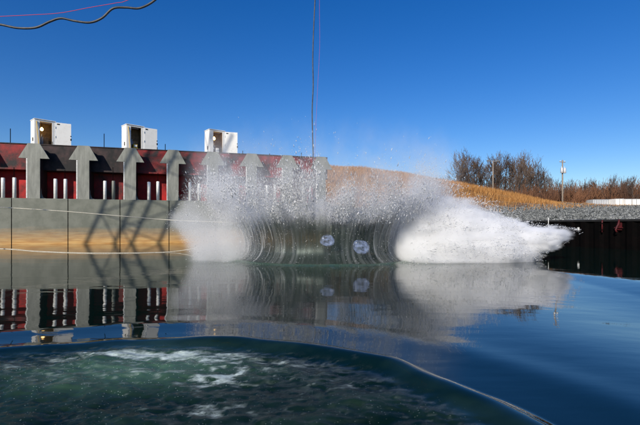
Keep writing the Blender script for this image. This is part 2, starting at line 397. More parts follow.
air = ins * np.clip(.035 + 1.0 * blob(-1.95, 4.8, 1.05, .6) + .16 * blob(-2.8, 4.2, 1.2, .7) + .10 * turb, 0, 1)
air = np.maximum(air, .8 * np.exp(-((rc - CR - .02) / .34) ** 2)); air = np.maximum(air, .42 * (1 - sstep(CR - .5, CR + 4.0, rc)))
I = np.arange(Z.size).reshape(Z.shape)
wm = npmesh('pond_water', np.stack([WX, WY, Z], -1).reshape(-1, 3), np.stack([I[:-1, :-1], I[1:, :-1], I[1:, 1:], I[:-1, 1:]], -1).reshape(-1, 4))
wm.attributes.new('foam', 'FLOAT', 'POINT').data.foreach_set('value', foam.ravel().astype(np.float32))
wm.attributes.new('boil', 'FLOAT', 'POINT').data.foreach_set('value', rough_in.ravel().astype(np.float32))
wm.attributes.new('air', 'FLOAT', 'POINT').data.foreach_set('value', air.ravel().astype(np.float32))
wo = link('pond_water', wm, M['water'], smooth=True)
tag(wo, 'dark green pond water, glassy with a foaming boil', 'water', kind='structure')

# ------------------------------------------------------------------ steel test structure on the long wall
RZ = math.atan2(EU[1], EU[0])
T = empty('steel_test_structure', uv(0, VW, 0), RZ, 'long grey and red steel wall structure with arrow-shaped brackets', 'steel structure')
ZL, ZT = 4.0, 8.85
seam = [px_u(p) for p in (11.5, 68, 120, 169)]
stp = (seam[3] - seam[0]) / 3
seams = [seam[0] - stp * k for k in range(7, 0, -1)] + seam + [seam[3] + stp * k for k in range(1, 5)]
U1 = px_u(331)
seams = [s for s in seams if s < U1 - 1] + [U1]
U0 = seams[0]
MB().box(U0, U1, .14, 2.4, -2.5, ZL - .05).build('wall_backing', M['black'], T)
for a, b in zip(seams[:-1], seams[1:]):
    MB().box(a + .035, b - .035, 0, .13, -2.5, ZL + .002, .012).build('wall_plate', M['wall'], T)
for s in seams[1:-1]:
    MB().box(s - .034, s + .034, .03, .12, -2.4, ZL - .01).build('seam_strip', M['black'], T)
MB().box(U0, U1, .135, 2.35, ZL - .045, ZL - .002).build('ledge', M['grey'], T)
arrow_px = [33, 83, 130, 173, 213, 252, 288, 322]
au = [px_u(p) for p in arrow_px]
au = [au[0] - 4.45 * k for k in (3, 2, 1)] + au
DEP = 2.2
head = [(-.48, 0), (.48, 0), (.48, 3.5), (1.18, 3.5), (.46, 4.80), (-.46, 4.80), (-1.18, 3.5), (-.48, 3.5)]
def dent(pts, s): return [(x + s * random.uniform(-1, 1), z) for x, z in pts]
mweb = MB().box(-.38, .38, .18, DEP, .01, 4.2, .01).mesh('web')
mstrip = MB().box(-.575, -.483, -.02, .22, .02, 3.48, .01).mesh('edge_strip')
mcap = MB().box(-.44, .44, .18, .9, 4.2, 4.55, .01).mesh('cap')
for u in au:
    b = MB().prism(dent(head, .025), .0, .15).build('bracket', M['grey'], T)
    b.location = (u, .18, ZL)
    link('web', mweb, M['web'], b); link('edge_strip', mstrip, M['strip'], b); link('cap', mcap, M['web'], b)
    g = MB().prism([(.40, .01), (.85, .01), (.62, .12), (.50, .45), (.485, .9)][::-1], .3, .36).build('gusset', M['grey'], b)
# hull plates behind the brackets
bays = [U0] + au + [U1]
for i, (a, b) in enumerate(zip(bays[:-1], bays[1:])):
    up = 'maroon' if i in (0, 2, 4, 5) else 'darkred'
    if i in (3,): up = 'darkred'
    MB().box(a + .02, b - .02, 1.25, DEP + .32, 6.6, ZT, .015).build('hull_plate', M[up], T)
    MB().box(a + .02, b - .02, DEP + .22, DEP + .42, ZL, 6.595, .015).build('hull_plate', M['red' if i != 5 else 'darkred'], T)
    MB().box(a + .02, b - .02, 1.19, DEP + .36, ZT + .003, ZT + .09, .01).build('top_rail', M['maroon'], T)
MB().box(U0, U1, DEP + .43, DEP + 4.2, ZL, ZT - .02).build('hull_deck', M['maroon'], T)
# stub pipes and rods on the ledge
for p in (-38, -28, 3, 14.5, 55.5, 65.5, 105, 113.5, 149, 158, 190, 199, 229, 237, 267, 275, 303, 310):
    u = px_u(p, VW + .5)
    h = 1.75 + random.uniform(-.06, .06)
    q = MB().tube([(0, 0, 0), (0, 0, h - .04), (0, 0, h)], [.145, .145, .13], 14).build('stub_pipe', M['pipewhite'] if p != 113.5 else M['grey'], T, True)
    q.location = (u, .5, ZL)
    MB().tube([(0, 0, 0), (0, 0, .04)], .2, 14).build('flange', M['grey'], q, True)
for p, z0, z1 in ((14, 5.7, 6.7), (113, 5.7, 7.0), (65, 5.7, 6.6), (158, 5.7, 6.6)):
    q = MB().tube([(0, 0, 0), (0, 0, z1 - z0)], .03, 6).build('rod', M['black'], T); q.location = (px_u(p, VW + .5), .5, z0)
for p, hgt in ((9, 1.5), (-3, .8), (51.5, .5), (103.5, 1.5), (157, .45), (165, .8), (243, .5), (270, .35), (302, .6)):
    q = MB().tube([(0, 0, 0), (0, 0, hgt)], .035, 6).build('rod', M['black'], T); q.location = (px_u(p, VW + 2.2), DEP + .3, ZT + .08)
    MB().box(-.09, .09, -.09, .09, -.01, .16).build('socket', M['maroon'], q)

# ------------------------------------------------------------------ cabinets
def cabinet(px, az, label, lamp, kit, door):
    dv = 3.2; p = uv(px_u(px, VW + dv), VW + dv, ZT - .02)
    t = empty('equipment_cabinet', p, math.radians(az + 90), label, 'cabinet', 'white cabinets on the red wall')
    W, D, H, th = 1.72, 1.25, 2.78, .05
    MB().box(0, th, 0, D, 0, H, .008).build('side_panel', M['white'], t)
    MB().box(W - th, W, 0, D, 0, H, .008).build('side_panel', M['white'], t)
    MB().box(th, W - th, D - th, D, .02, H - .02).build('back_panel', M['inside'], t)
    MB().box(-.04, W + .04, -.05, D + .04, H + .002, H + .07, .012).build('roof', M['white'], t)
    MB().box(th + .002, W - th - .002, .02, D - th, .0, .06).build('floor_panel', M['inside'], t)
    f = MB().box(th + .002, .42, .0, .05, .0, H - .01, .006).build('front_frame', M['white'], t)
    MB().box(W - .27, W - th - .002, .0, .05, .0, H - .01, .006).build('front_frame', M['white'], t)
    MB().box(.422, W - .272, .003, .05, H - .14, H - .012, .006).build('front_frame', M['white'], t)
    MB().box(th + .003, th + .02, .06, D - th - .003, .07, H - .02).build('lining', M['inside'], t)
    MB().box(W - th - .02, W - th - .003, .06, D - th - .003, .07, H - .02).build('lining', M['inside'], t)
    d = MB().box(0, 1.30, -.05, 0, 0, 2.68, .012).build('door', M['white'], t)
    d.location = (W + .01, -.01, .06); d.rotation_euler = (0, 0, math.radians(door))
    MB().box(.12, .34, -.075, -.052, 2.48, 2.57).build('vent', M['black'], d)
    MB().box(1.24, 1.34, -.10, .03, 1.05, 1.25, .01).build('latch', M['black'], d)
    MB().box(1.24, 1.33, -.09, .02, 1.42, 1.52, .01).build('latch', M['black'], d)
    MB().box(.06, 1.2, -.062, -.052, .06, .10).build('door_rib', M['white'], d)
    for z in (.3, 1.2, 2.1):
        MB().tube([(-.01, -.07, z), (-.01, -.07, z + .18)], .028, 8).build('hinge', M['steel'], d)
    if lamp != 2:
        MB().tube(spline([(.16, -.04, 2.6), (.20, -.07, 1.9), (.27, -.06, 1.2), (.31, -.08, .55), (.26, -.07, .02)]), .028, 6).build('air_hose', M['yellow'], t, True)
    h = MB().box(-.06, -.012, .38, .46, .75, 1.1, .01).build('handle', M['black'], t)
    if lamp:
        b = MB().lathe([(.001, -.15), (.09, -.11), (.14, -.02), (.13, .07), (.06, .14), (.05, .19), (.001, .19)], 14).build('lamp', M['bulb'], t, True)
        b.location = (.68 if lamp == 1 else .66, .35, 1.95)
        MB().tube([(0, 0, .19), (0, 0, .60)], .02, 6).build('lamp_cord', M['black'], b)
    MB().tube([(.62, .55, .06), (.64, .55, 1.0), (.72, .5, 1.5)], [.09, .09, .05], 8).build('hose', M['blue_grey'], t, True)
    MB().tube([(.80, .65, .06), (.82, .6, 1.3)], .07, 8).build('hose', M['blue_grey'], t, True)
    MB().box(.95, 1.35, .7, 1.1, .06, 1.35, .02).build('switch_box', M['inside'], t)
    if kit:
        MB().box(.70, 1.18, .14, .60, .06, .415, .01).build('crate_shelf', M['inside'], t)
        k = MB().box(.74, 1.14, .16, .56, .42, .98, .04).build('yellow_drum' if kit == 1 else 'white_bucket', M['yellow'] if kit == 1 else M['white'], t)
        MB().box(.80, 1.08, .12, .15, .70, .90, .01).build('tag_plate', M['white'], k)
    return t
cabinet(34.5, -42, 'white steel cabinet with lit bulb, standing farthest along the wall from the splash', 1, 0, -14)
cabinet(126.5, -45, 'white steel cabinet with yellow drum inside, no lit bulb', 0, 1, -4)
cabinet(209.5, -52, 'white steel cabinet with lit bulb, standing closest to the splash', 2, 2, -22)

# ------------------------------------------------------------------ black sheet walls of the pond
def sheet_wall(name, p0, p1, top, label, lipmat):
    L = (p1 - p0).length; a = math.atan2(p1.y - p0.y, p1.x - p0.x)
    t = empty(name, (p0.x, p0.y, 0), a, label, 'wall')
    pts = []; n = int(L / .6)
    for i in range(n + 1):
        x = L * i / n
        pts += [(x, 0 if i % 2 else -.12), (min(x + L / n * .6, L), 0 if i % 2 else -.12)]
    vs, fs = [], []
    for (x, y) in pts: vs += [(x, y, -2.5), (x, y, top - .14)]
    fs = [(2 * i, 2 * i + 2, 2 * i + 3, 2 * i + 1) for i in range(len(pts) - 1)]
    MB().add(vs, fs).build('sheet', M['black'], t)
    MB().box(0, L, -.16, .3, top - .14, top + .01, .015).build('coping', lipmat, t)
    return t
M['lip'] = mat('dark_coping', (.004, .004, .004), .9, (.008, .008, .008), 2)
sheet_wall('sheet_wall', uv(U1 + .02, VW), uv(UW - .2, VW), 2.05, 'black sheet wall behind the splash below the orange hill', M['lip'])
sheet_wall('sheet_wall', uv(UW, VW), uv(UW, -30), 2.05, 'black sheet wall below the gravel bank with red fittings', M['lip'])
def on_right(px, py):                      # a point on the right-hand wall
    t = (px - 320) / FPX; Y = UW / (EU[0] * t + EU[1])
    return pix(px, py, Y)
q = on_right(551, 219)
o = MB().tube([(0, 0, -.7), (0, 0, .1)], .028, 8).build('white_post', M['pipewhite'], smooth=True); o.location = q - Vector((.25, .07, 0))
tag(o, 'thin white post fixed on the black wall near the splash tip', 'post')
q = on_right(581, 229)
o = MB().box(-.16, -.12, -.07, .07, -.12, .12, .008).build('white_marker', M['pipewhite']); o.location = q - Vector((.1, .03, 0)); o.rotation_euler.z = RZ
tag(o, 'small white marker plate on the black wall', 'marker')
q = on_right(605, 226)
o = empty('red_pipe', (q.x - .25, q.y - .07, q.z), RZ, 'short upright red pipe clamped to the black wall', 'pipe')
MB().tube([(0, 0, -.45), (0, 0, .3), (.02, 0, .4)], .05, 10).build('pipe', M['dullred'], o, True)
for z in (-.3, .15): MB().box(-.07, .12, -.08, .08, z, z + .06, .01).build('clamp', M['black'], o)
q = on_right(622, 227)
o = empty('red_mooring_hook', (q.x - .25, q.y - .07, q.z), RZ, 'red mooring hook on a plate fixed to the black wall', 'hook')
MB().box(.02, .07, -.16, .16, -.22, .3, .015).build('plate', M['dullred'], o)
MB().tube([(0, 0, .5), (-.05, 0, .2), (-.2, 0, .0), (-.3, 0, -.18), (-.25, 0, -.32), (-.1, 0, -.34)], [.05, .06, .07, .06, .05, .03], 8).build('hook', M['dullred'], o, True)
MB().tube([(-.05, -.3, -.05), (-.05, .3, -.05)], .04, 8).build('pin', M['dullred'], o)

# ------------------------------------------------------------------ stones, dry grass
def tetra_cloud(P, R, rot=True, elong=None, noct=False):
    n = len(P)
    if noct:
        B = np.array([(1, 0, 0), (-1, 0, 0), (0, 1, 0), (0, -1, 0), (0, 0, 1), (0, 0, -1)], float)
        Fb = np.array([(0, 2, 4), (2, 1, 4), (1, 3, 4), (3, 0, 4), (2, 0, 5), (1, 2, 5), (3, 1, 5), (0, 3, 5)])
    else:
        B = np.array([(1, 1, 1), (-1, -1, 1), (-1, 1, -1), (1, -1, -1)], float) * .75
        Fb = np.array([(0, 1, 2), (0, 3, 1), (0, 2, 3), (1, 3, 2)])
    q = RNG.normal(size=(n, 4)); q /= np.linalg.norm(q, axis=1)[:, None]
    a, b, c, d = q.T
    Rm = np.stack([np.stack([1 - 2 * (c * c + d * d), 2 * (b * c - a * d), 2 * (b * d + a * c)], -1),
                   np.stack([2 * (b * c + a * d), 1 - 2 * (b * b + d * d), 2 * (c * d - a * b)], -1),
                   np.stack([2 * (b * d - a * c), 2 * (c * d + a * b), 1 - 2 * (b * b + c * c)], -1)], 1)
    V = np.einsum('nij,kj->nki', Rm, B) * np.asarray(R).reshape(n, 1, 1)
    if noct: V *= RNG.uniform(.65, 1.2, (n, len(B), 1))
    if elong is not None:                    # stretch along a direction per point
        D = elong / (np.linalg.norm(elong, axis=1)[:, None] + 1e-9); s = np.linalg.norm(elong, axis=1)
        dt = np.einsum('nkj,nj->nk', V, D)
        V = V + dt[..., None] * D[:, None, :] * s[:, None, None]
    V = V + P[:, None, :]
    k = len(B)
    Fa = (Fb[None] + (np.arange(n) * k)[:, None, None]).reshape(-1, 3)
    return V.reshape(-1, 3), Fa

n = 120000
u = RNG.uniform(UW + .4, 75, n); v = RNG.uniform(-5, 90, n)
# the strip behind the far wall too
m2 = 14000
u = np.concatenate([u, RNG.uniform(U1 + 1, UW + .4, m2)]); v = np.concatenate([v, RNG.uniform(VW + .4, VW + 16, m2)])
X = u * EU[0] + v * EV[0]; Y = u * EU[1] + v * EV[1]
z, h = ground_z(X, Y)
k = (h < .45) & (Y < 68) & (np.abs(X / np.maximum(Y, 1)) < .9)
X, Y, z = X[k], Y[k], z[k]
r = RNG.gamma(5, .014, len(X)).clip(.035, .17)
V, Fa = tetra_cloud(np.stack([X, Y, z + r * .15], -1), r, noct=True)
o = link('gravel_stones', npmesh('gravel_stones', V, Fa), M['stone']); tag(o, 'loose grey stones covering the bank above the black wall', 'stones', kind='stuff')

n = 190000
X = RNG.uniform(-14, 75, n); Y = RNG.uniform(52, 84, n); z, h = ground_z(X, Y)
dens = np.clip(h * .9, 0, 1) * np.clip(.62 + 1.0 * fbm(X * .28, Y * .35, 2, 3), .12, 1) + .5 * sstep(66, 69, Y)
k = RNG.random(n) < dens
X, Y, z = X[k], Y[k], z[k]; n = len(X)
hh = RNG.uniform(.3, .75, n) * (1 - .55 * sstep(28, 40, X)) * (1 + .35 * noise(X * .25, Y * .25, 8)); wd = RNG.uniform(.018, .05, n)
a = RNG.uniform(0, math.pi, n); lx = RNG.normal(0, .22, n) + .08; ly = RNG.normal(0, .2, n)
P0 = np.stack([X - wd * np.cos(a), Y - wd * np.sin(a), z - .05], -1); P1 = np.stack([X + wd * np.cos(a), Y + wd * np.sin(a), z - .05], -1)
P2 = np.stack([X + lx * hh, Y + ly * hh, z + hh], -1)
V = np.stack([P0, P1, P2], 1).reshape(-1, 3); Fa = np.arange(3 * n).reshape(-1, 3)
o = link('dry_grass', npmesh('dry_grass', V, Fa), M['straw']); tag(o, 'tall dry orange grass covering the hill beyond the pond', 'grass', kind='stuff')

# ------------------------------------------------------------------ bare trees and brush
def grow(mb, p, d, L, r, depth, spread, rnd, rmin=.022):
    seg = 3 if depth > 1 else 2
    P = [p.copy()]; R = [r]
    for i in range(seg):
        d = (d + Vector((rnd.uniform(-1, 1), rnd.uniform(-1, 1), rnd.uniform(-.3, .8))) * .13).normalized()
        p = p + d * (L / seg); P.append(p.copy()); R.append(max(r * (1 - .45 * (i + 1) / seg), rmin))
    mb.tube(P, R, 5 if r > .08 else 3, False)
    if depth == 0: return
    nb = rnd.choice((3, 4)) if depth > 1 else rnd.choice((3, 4, 5))
    for k in range(nb):
        f = rnd.uniform(.35, 1.0) if k else 1.0
        i = min(int(f * seg), seg); q = P[i]
        a = rnd.uniform(0, 2 * math.pi); tilt = rnd.uniform(.35, 1.0) * spread if k else rnd.uniform(.05, .3)
        o1 = d.orthogonal().normalized(); o2 = d.cross(o1)
        nd = (d * math.cos(tilt) + (o1 * math.cos(a) + o2 * math.sin(a)) * math.sin(tilt) + Vector((0, 0, .18))).normalized()
        grow(mb, q, nd, L * rnd.uniform(.58, .82), R[i] * rnd.uniform(.5, .72), depth - 1, spread, rnd, rmin)
variants = []
for s in range(5):
    rnd = random.Random(40 + s); tr = MB(); cr = MB()
    H = 1.0
    d = Vector((rnd.uniform(-.05, .05), 0, 1)).normalized(); p = Vector((0, 0, -.4)); P = [p.copy()]; R = [.21]
    for i in range(8):
        d = (d + Vector((rnd.uniform(-1, 1), rnd.uniform(-1, 1), .6)) * .06).normalized(); p = p + d * 1.05; P.append(p.copy()); R.append(.21 * (1 - .085 * (i + 1)))
    tr.tube(P, R, 7, False)
    for i in range(2, 9):
        for k in range(rnd.choice((1, 2, 2)) if i < 8 else 3):
            a = rnd.uniform(0, 6.28); tl = rnd.uniform(.35, .85) if i < 8 else rnd.uniform(.1, .5)
            nd = (d * math.cos(tl) + Vector((math.cos(a), math.sin(a), 0)) * math.sin(tl)).normalized()
            grow(cr, P[i], nd, rnd.uniform(1.9, 2.9) * (1.15 - .05 * i), R[i] * .55, 3, .75, rnd)
    variants.append((tr.mesh('trunk'), cr.mesh('crown')))
tree_spots = [(456, 154, 0), (464, 159, 1), (473, 151, 2), (481, 156, 3), (487, 158, 4), (499, 160, 1), (505, 155, 0), (514, 153, 2), (521, 157, 4), (529, 158, 3), (537, 164, 0), (545, 169, 1), (553, 175, 2), (447, 176, 4),
              (560, 178, 3), (572, 180, 0), (584, 181, 1), (597, 178, 4), (609, 176, 2), (622, 178, 3), (634, 177, 0), (650, 176, 1), (665, 178, 2)]
tree_spots = tree_spots[:14] + [(460, 158, 3), (468, 156, 4), (477, 155, 1), (490, 154, 2), (495, 157, 3), (510, 157, 1), (517, 156, 3), (525, 160, 0), (533, 162, 2), (541, 168, 4)] + tree_spots[14:]
for i, (px, py, vr) in enumerate(tree_spots):
    d = 97 + 9 * ((i * 7) % 5) / 4
    q = pix(px, py, d); gz = float(ground_z(np.array(q.x), np.array(q.y))[0])
    t = empty('bare_tree', (q.x, q.y, gz), random.uniform(0, 6.28))
    if i < 24: tag(t, 'leafless grey tree standing in the clump behind the orange hill', 'tree', 'bare trees behind the hill')
    else: tag(t, 'low leafless tree standing over the reddish brush beyond the gravel', 'tree', 'low bare trees in the brush')
    s = (q.z - gz) / 12.2; wd = max(s, .55) * random.uniform(.9, 1.15)
    t.scale = (wd, wd, s)
    link('trunk', variants[vr][0], M['bark'], t); link('crown', variants[vr][1], M['bark'], t)
br_ = MB(); rnd = random.Random(5)
for i in range(520):
    px = rnd.uniform(425, 700); d = rnd.uniform(88 if px < 580 else 97, 116)
    q = pix(px, 190, d); gz = float(ground_z(np.array(q.x), np.array(q.y))[0])
    top = np.interp(px, [425, 450, 500, 545, 560, 600, 640, 700], [186, 181, 183, 180, 181, 178, 176, 177]) + abs(rnd.gauss(0, 7)) + rnd.uniform(-2, 2)
    hgt = max(CAMH + (HZ - top) / FPX * d - gz, 1.0)
    for k in range(3):
        dd = Vector((rnd.uniform(-.5, .5), rnd.uniform(-.5, .5), 1)).normalized()
        grow(br_, Vector((q.x + rnd.uniform(-1.2, 1.2), q.y, gz - .2)), dd, hgt * .46, .07, 2, .6, rnd, .032)
o = br_.build('brushwood', M['brush']); tag(o, 'dense reddish brown brushwood along the far edge of the field', 'brush', kind='stuff')

# ------------------------------------------------------------------ poles, trailers, sand pile
def ground_at(x, y): return float(ground_z(np.array(x), np.array(y))[0])
q = pix(562.5, 160, 84); gz = ground_at(q.x, q.y); H = q.z - gz
t = empty('utility_pole', (q.x, q.y, gz), .35, 'wooden utility pole with two transformer cans beyond the gravel', 'utility pole')
MB().tube([(0, 0, -.5), (0, 0, H * .5), (0, 0, H)], [.17, .15, .12], 10).build('pole', M['wood'], t, True)
MB().box(-.75, .75, -.06, .06, H - .45, H - .33, .01).build('crossarm', M['wood'], t)
for dx in (-.6, .05, .6): MB().lathe([(.001, 0), (.06, 0), (.07, .1), (.04, .2), (.001, .22)], 8, (dx, 0, H - .33)).build('insulator', M['pipewhite'], t, True)
for dx in (-.36, .40):
    c = MB().lathe([(.001, 0), (.22, 0), (.25, .06), (.25, .95), (.20, 1.03), (.001, 1.06)], 14, (dx, -.16, H - 2.6)).build('transformer_can', M['steel'], t, True)
    MB().tube([(dx, -.16, H - 1.55), (dx, -.1, H - 1.3)], .04, 6).build('bushing', M['pipewhite'], c)
MB().box(-.36, .40, .0, .16, H - 2.25, H - 2.15).build('bracket', M['steel'], t)
q = pix(493, 161, 92); gz = ground_at(q.x, q.y); H = q.z - gz
t = empty('light_pole', (q.x, q.y, gz), .1, 'grey light pole with a pale crossarm among the bare trees', 'light pole')
MB().tube([(0, 0, -.5), (0, 0, H)], [.16, .10], 10).build('pole', M['wood'], t, True)
MB().box(-1.3, 1.3, -.07, .07, H - .1, H + .04, .01).build('crossarm', M['ribgrey'], t)
for dx in (-1.05, 1.05): MB().box(dx - .28, dx + .28, -.2, .1, H + .045, H + .2, .03).build('floodlight', M['ribgrey'], t)

def trailer(px0, px1, pytop, d, label, ribs, rz=0.0):
    a = pix(px0, pytop, d); b = pix(px1, pytop, d); L = (b - a).length; gz = ground_at((a.x + b.x) / 2, d); H = a.z - gz
    t = empty('storage_container', (a.x, a.y, gz), rz, label, 'container', 'white containers beyond the gravel')
    MB().box(0, L, 0, 2.4, .15, H, .03).build('body', M['white'] if ribs < 10 else M['palegrey'], t)
    for k in range(ribs + 1):
        x = L * k / ribs
        MB().box(max(x - .04, .035), min(x + .04, L - .035), -.05, -.002, .2, H - .05, .008).build('rib', M['ribgrey'], t)
    MB().box(.02, L - .02, -.06, -.002, H - .045, H + .02).build('top_rail', M['steel'], t)
    for x in (.3, L - .6): MB().box(x, x + .3, .1, 2.2, 0, .15).build('skid', M['black'], t)
trailer(593, 613.5, 199.5, 90, 'long white container with many ribs beyond the gravel beside the sand pile', 12)
trailer(615.5, 624, 198.8, 88, 'short white container standing next to the long ribbed one', 2)
trailer(625, 631.5, 199, 87, 'narrow white container between two wider white ones', 1)
trailer(632.5, 652, 199, 88, 'white container at the far end of the container row', 5)
a = pix(585, 203, 84); gz = ground_at(a.x, a.y)
sp = MB(); rings = [(2.6, -.2), (2.0, .45), (1.2, .95), (.5, 1.25), (.01, 1.32)]
vs, fs = [], []
for i, (r, zz) in enumerate(rings):
    for k in range(18):
        an = 2 * math.pi * k / 18; j = 1 + .14 * float(noise(math.cos(an) * 2 + 9, math.sin(an) * 2 + 9, i * .8))
        vs.append((r * j * math.cos(an), r * j * math.sin(an) * .8, zz * (1 + .1 * random.uniform(-1, 1))))
for i in range(4):
    for k in range(18): fs.append((i * 18 + k, i * 18 + (k + 1) % 18, i * 18 + 18 + (k + 1) % 18, i * 18 + 18 + k))
o = sp.add(vs, fs).build('sand_pile', M['sand'], smooth=True); o.location = (a.x, a.y, gz); tag(o, 'small pale sand pile at the end of the white containers', 'sand pile')

# ------------------------------------------------------------------ cables and ropes
D = 12.5
pts = [(-60, 17), (-25, 21), (0, 24.5), (18, 28), (36, 27.5), (50, 21.5), (61, 18.3), (75, 21), (90, 22.5), (102, 18), (113, 8.5), (126, 7.5), (140, 8), (155, 0), (166, -14), (185, -50), (200, -120)]
o = MB().tube(spline([pix(a, b, D + .004 * a) for a, b in pts]), .034, 8).build('overhead_cable', M['cable'], smooth=True)
tag(o, 'thick dark wavy cable slung overhead against the sky', 'cable')
pts = [(-60, 20), (0, 16.5), (30, 15), (60, 13), (90, 7.5), (116, 3), (128, 0), (170, -20), (200, -120)]
o = MB().tube(spline([pix(a, b, D + .01 + .004 * a) for a, b in pts]), .008, 5).build('red_guide_line', M['redline'], smooth=True)
tag(o, 'thin red cord running above the wavy overhead cable', 'cord')
D = 21.4
pts = [(319, -110), (316.5, -40), (315, 0), (313.6, 30), (312.8, 60), (313.2, 85), (312.2, 110), (312.6, 135), (313.2, 160), (313, 185), (313.4, 204)]
o = MB().tube(spline([pix(a, b, D) for a, b in pts]), .028, 8).build('hanging_cable', M['cable'], smooth=True)
tag(o, 'dark cable hanging straight down into the splash', 'cable')
pts = [(323, -110), (320.5, -40), (319.5, 0), (319.8, 40), (319.2, 58), (317, 100), (315, 150), (313.6, 203)]
o = MB().tube(spline([pix(a, b, D + .1) for a, b in pts]), .0045, 5).build('red_line', M['redline'], smooth=True)
tag(o, 'thin red line hanging beside the vertical dark cable', 'line')
pts = [(-80, 203, 29.5), (0, 207.3, 30.5), (60, 211, 31.5), (120, 216, 33), (170, 220, 35), (235, 222.5, 31), (262, 222, 26)]
o = MB().tube(spline([pix(*p) for p in pts]), .030, 6).build('slung_rope', M['rope'], smooth=True)
tag(o, 'pale rope slung above the water in front of the grey wall', 'rope')
pts = [(-80, 247, 32), (0, 249.2, 30), (35, 251.6, 27), (80, 253.2, 25.2), (125, 253.3, 25.1), (165, 252.4, 26), (185, 250, 26.2), (205, 246, 25.5), (225, 240, 24.5), (250, 232, 23)]
o = MB().tube(spline([Vector((p.x, p.y, max(p.z, .015))) for p in [pix(*p) for p in pts]]), .018, 6).build('floating_rope', M['rope'], smooth=True)
tag(o, 'pale rope floating on the water and rising into the spray', 'rope')

# crane mast left of the view; its lattice shadow lies on the grey wall
wp = uv(px_u(134), VW, 2.2); c0 = wp + SUN * 40
side = Vector((EU[0], EU[1], 0)); upv = (side * .42 + Vector((0, 0, 1))).normalized()
nrm = upv.cross(side).normalized(); sd = nrm.cross(upv).normalized()
t = empty('lattice_crane_mast', (c0.x, c0.y, -1), 0, 'leaning lattice crane mast over the pond beside the grey wall', 'crane')
base = c0 - upv * (c0.z + 1) / upv.z
def mp_(s, a, b): return base + upv * s + sd * a + nrm * b - Vector((c0.x, c0.y, -1))
Lm = 36.0; hw = 1.75
for a in (-hw, hw):
    for b in (-hw * .55, hw * .55):
        MB().tube([mp_(0, a, b), mp_(Lm, a, b)], .12, 8).build('chord', M['crane'], t, True)
kk = 0
for s in np.arange(0, Lm - 3, 3.2):
    for b in (-hw * .55, hw * .55):
        e = hw if kk % 2 else -hw
        MB().tube([mp_(s, -e, b), mp_(s + 3.2, e, b)], .055, 6).build('lacing', M['crane'], t)
        MB().tube([mp_(s, -hw, b), mp_(s, hw, b)], .055, 6).build('lacing', M['crane'], t)
    kk += 1

# ------------------------------------------------------------------ the splash
SP = empty('water_splash', (CX, CY, 0), 0, 'tall white explosion splash rising from a ring in the pond', 'splash')
def part(name, me, m, smooth=False, kind=None):
    o = link(name, me, m, SP, smooth); o.location = (0, 0, 0)
    o.matrix_parent_inverse.identity()
    if kind: o['kind'] = kind
    return o
def loc(P): return np.asarray(P) - np.array((CX, CY, 0))
# curtain: thin wall of water that flares outward
def rad(z): return 3.65 + .85 * np.exp(-np.asarray(z) / .30) + .16 * z + .20 * np.maximum(np.asarray(z) - .7, 0) ** 2
na, nz = 720, 30
A, ZZ = np.meshgrid(np.linspace(0, 2 * np.pi, na, endpoint=False), np.linspace(0, 1, nz), indexing='ij')
topz = 2.55 + .35 * noise(A * 5 + 8, 2.0) + .25 * noise(A * 17 + 8, 6.0)
zz = ZZ * topz + .05
rr_ = rad(zz) * (1 + .012 * noise(A * 14 + 3, zz * .8, 3))
I = np.arange(A.size).reshape(A.shape); J = np.roll(I, -1, 0)
me = npmesh('curtain', np.stack([rr_ * np.cos(A), rr_ * np.sin(A), zz], -1).reshape(-1, 3), np.stack([I[:, :-1], J[:, :-1], J[:, 1:], I[:, 1:]], -1).reshape(-1, 4))
stk = np.clip(noise(A * 34 + 5 + .3 * ZZ, zz * .30, 5) * .7 + noise(A * 90 + 5, zz * .5, 15) * .5, -1, 1)
sides = np.abs(np.cos(A)) ** 3
cov = (.86 + .14 * stk) * (1 - sstep(1.45, 2.35, zz + .3 * stk + .45 * noise(A * 6 + 2, 3.3))) * (1 - .45 * sides)
cov = np.clip(np.where(np.sin(A) > 0, cov * .75, cov), 0, 1)
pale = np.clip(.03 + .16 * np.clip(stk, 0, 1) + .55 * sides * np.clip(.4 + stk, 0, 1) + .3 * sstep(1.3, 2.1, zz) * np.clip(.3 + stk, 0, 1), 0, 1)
me.attributes.new('cover', 'FLOAT', 'POINT').data.foreach_set('value', cov.ravel().astype(np.float32))
me.attributes.new('pale', 'FLOAT', 'POINT').data.foreach_set('value', pale.ravel().astype(np.float32))
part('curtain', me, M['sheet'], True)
# filaments running up the curtain
def ribbons(n, r_off, z0r, z1r, wr, seed):
    g_ = np.random.default_rng(seed); Vs = []; Fs = []; K = 9
    a0 = np.where(g_.random(n) < .95, np.where(g_.random(n) < .5, 0, np.pi) + g_.normal(0, .42, n), g_.uniform(0, 2 * np.pi, n)); z0 = g_.uniform(*z0r, n); z1 = z0 + g_.uniform(*z1r, n); wd = g_.uniform(*wr, n) ; ro = g_.uniform(*r_off, n); tw = g_.normal(0, .035, n)
    wob = g_.normal(0, .012, (n, K))
    for i in range(K):
        t = i / (K - 1); z = z0 + (z1 - z0) * t; r = rad(np.minimum(z, 3.4)) + ro + .05 * t; a = a0 + tw * t + wob[:, i] * .12
        ww = wd * (math.sin(math.pi * min(.1 + .9 * t, .97)) ** .6) * (1 + .4 * g_.normal(0, .5, n)).clip(.3, 1.8)
        for sgn in (-1, 1):
            aa = a + sgn * ww / r / 2
            Vs.append(np.stack([r * np.cos(aa), r * np.sin(aa), z], -1))
    V = np.stack(Vs, 1).reshape(-1, 3)
    fb = np.array([(2 * i, 2 * i + 1, 2 * i + 3, 2 * i + 2) for i in range(K - 1)])
    return V, (fb[None] + (np.arange(n) * 2 * K)[:, None, None]).reshape(-1, 4)
V, Fa = ribbons(620, (-.10, .30), (.0, 1.2), (.8, 2.2), (.015, .085), 3)
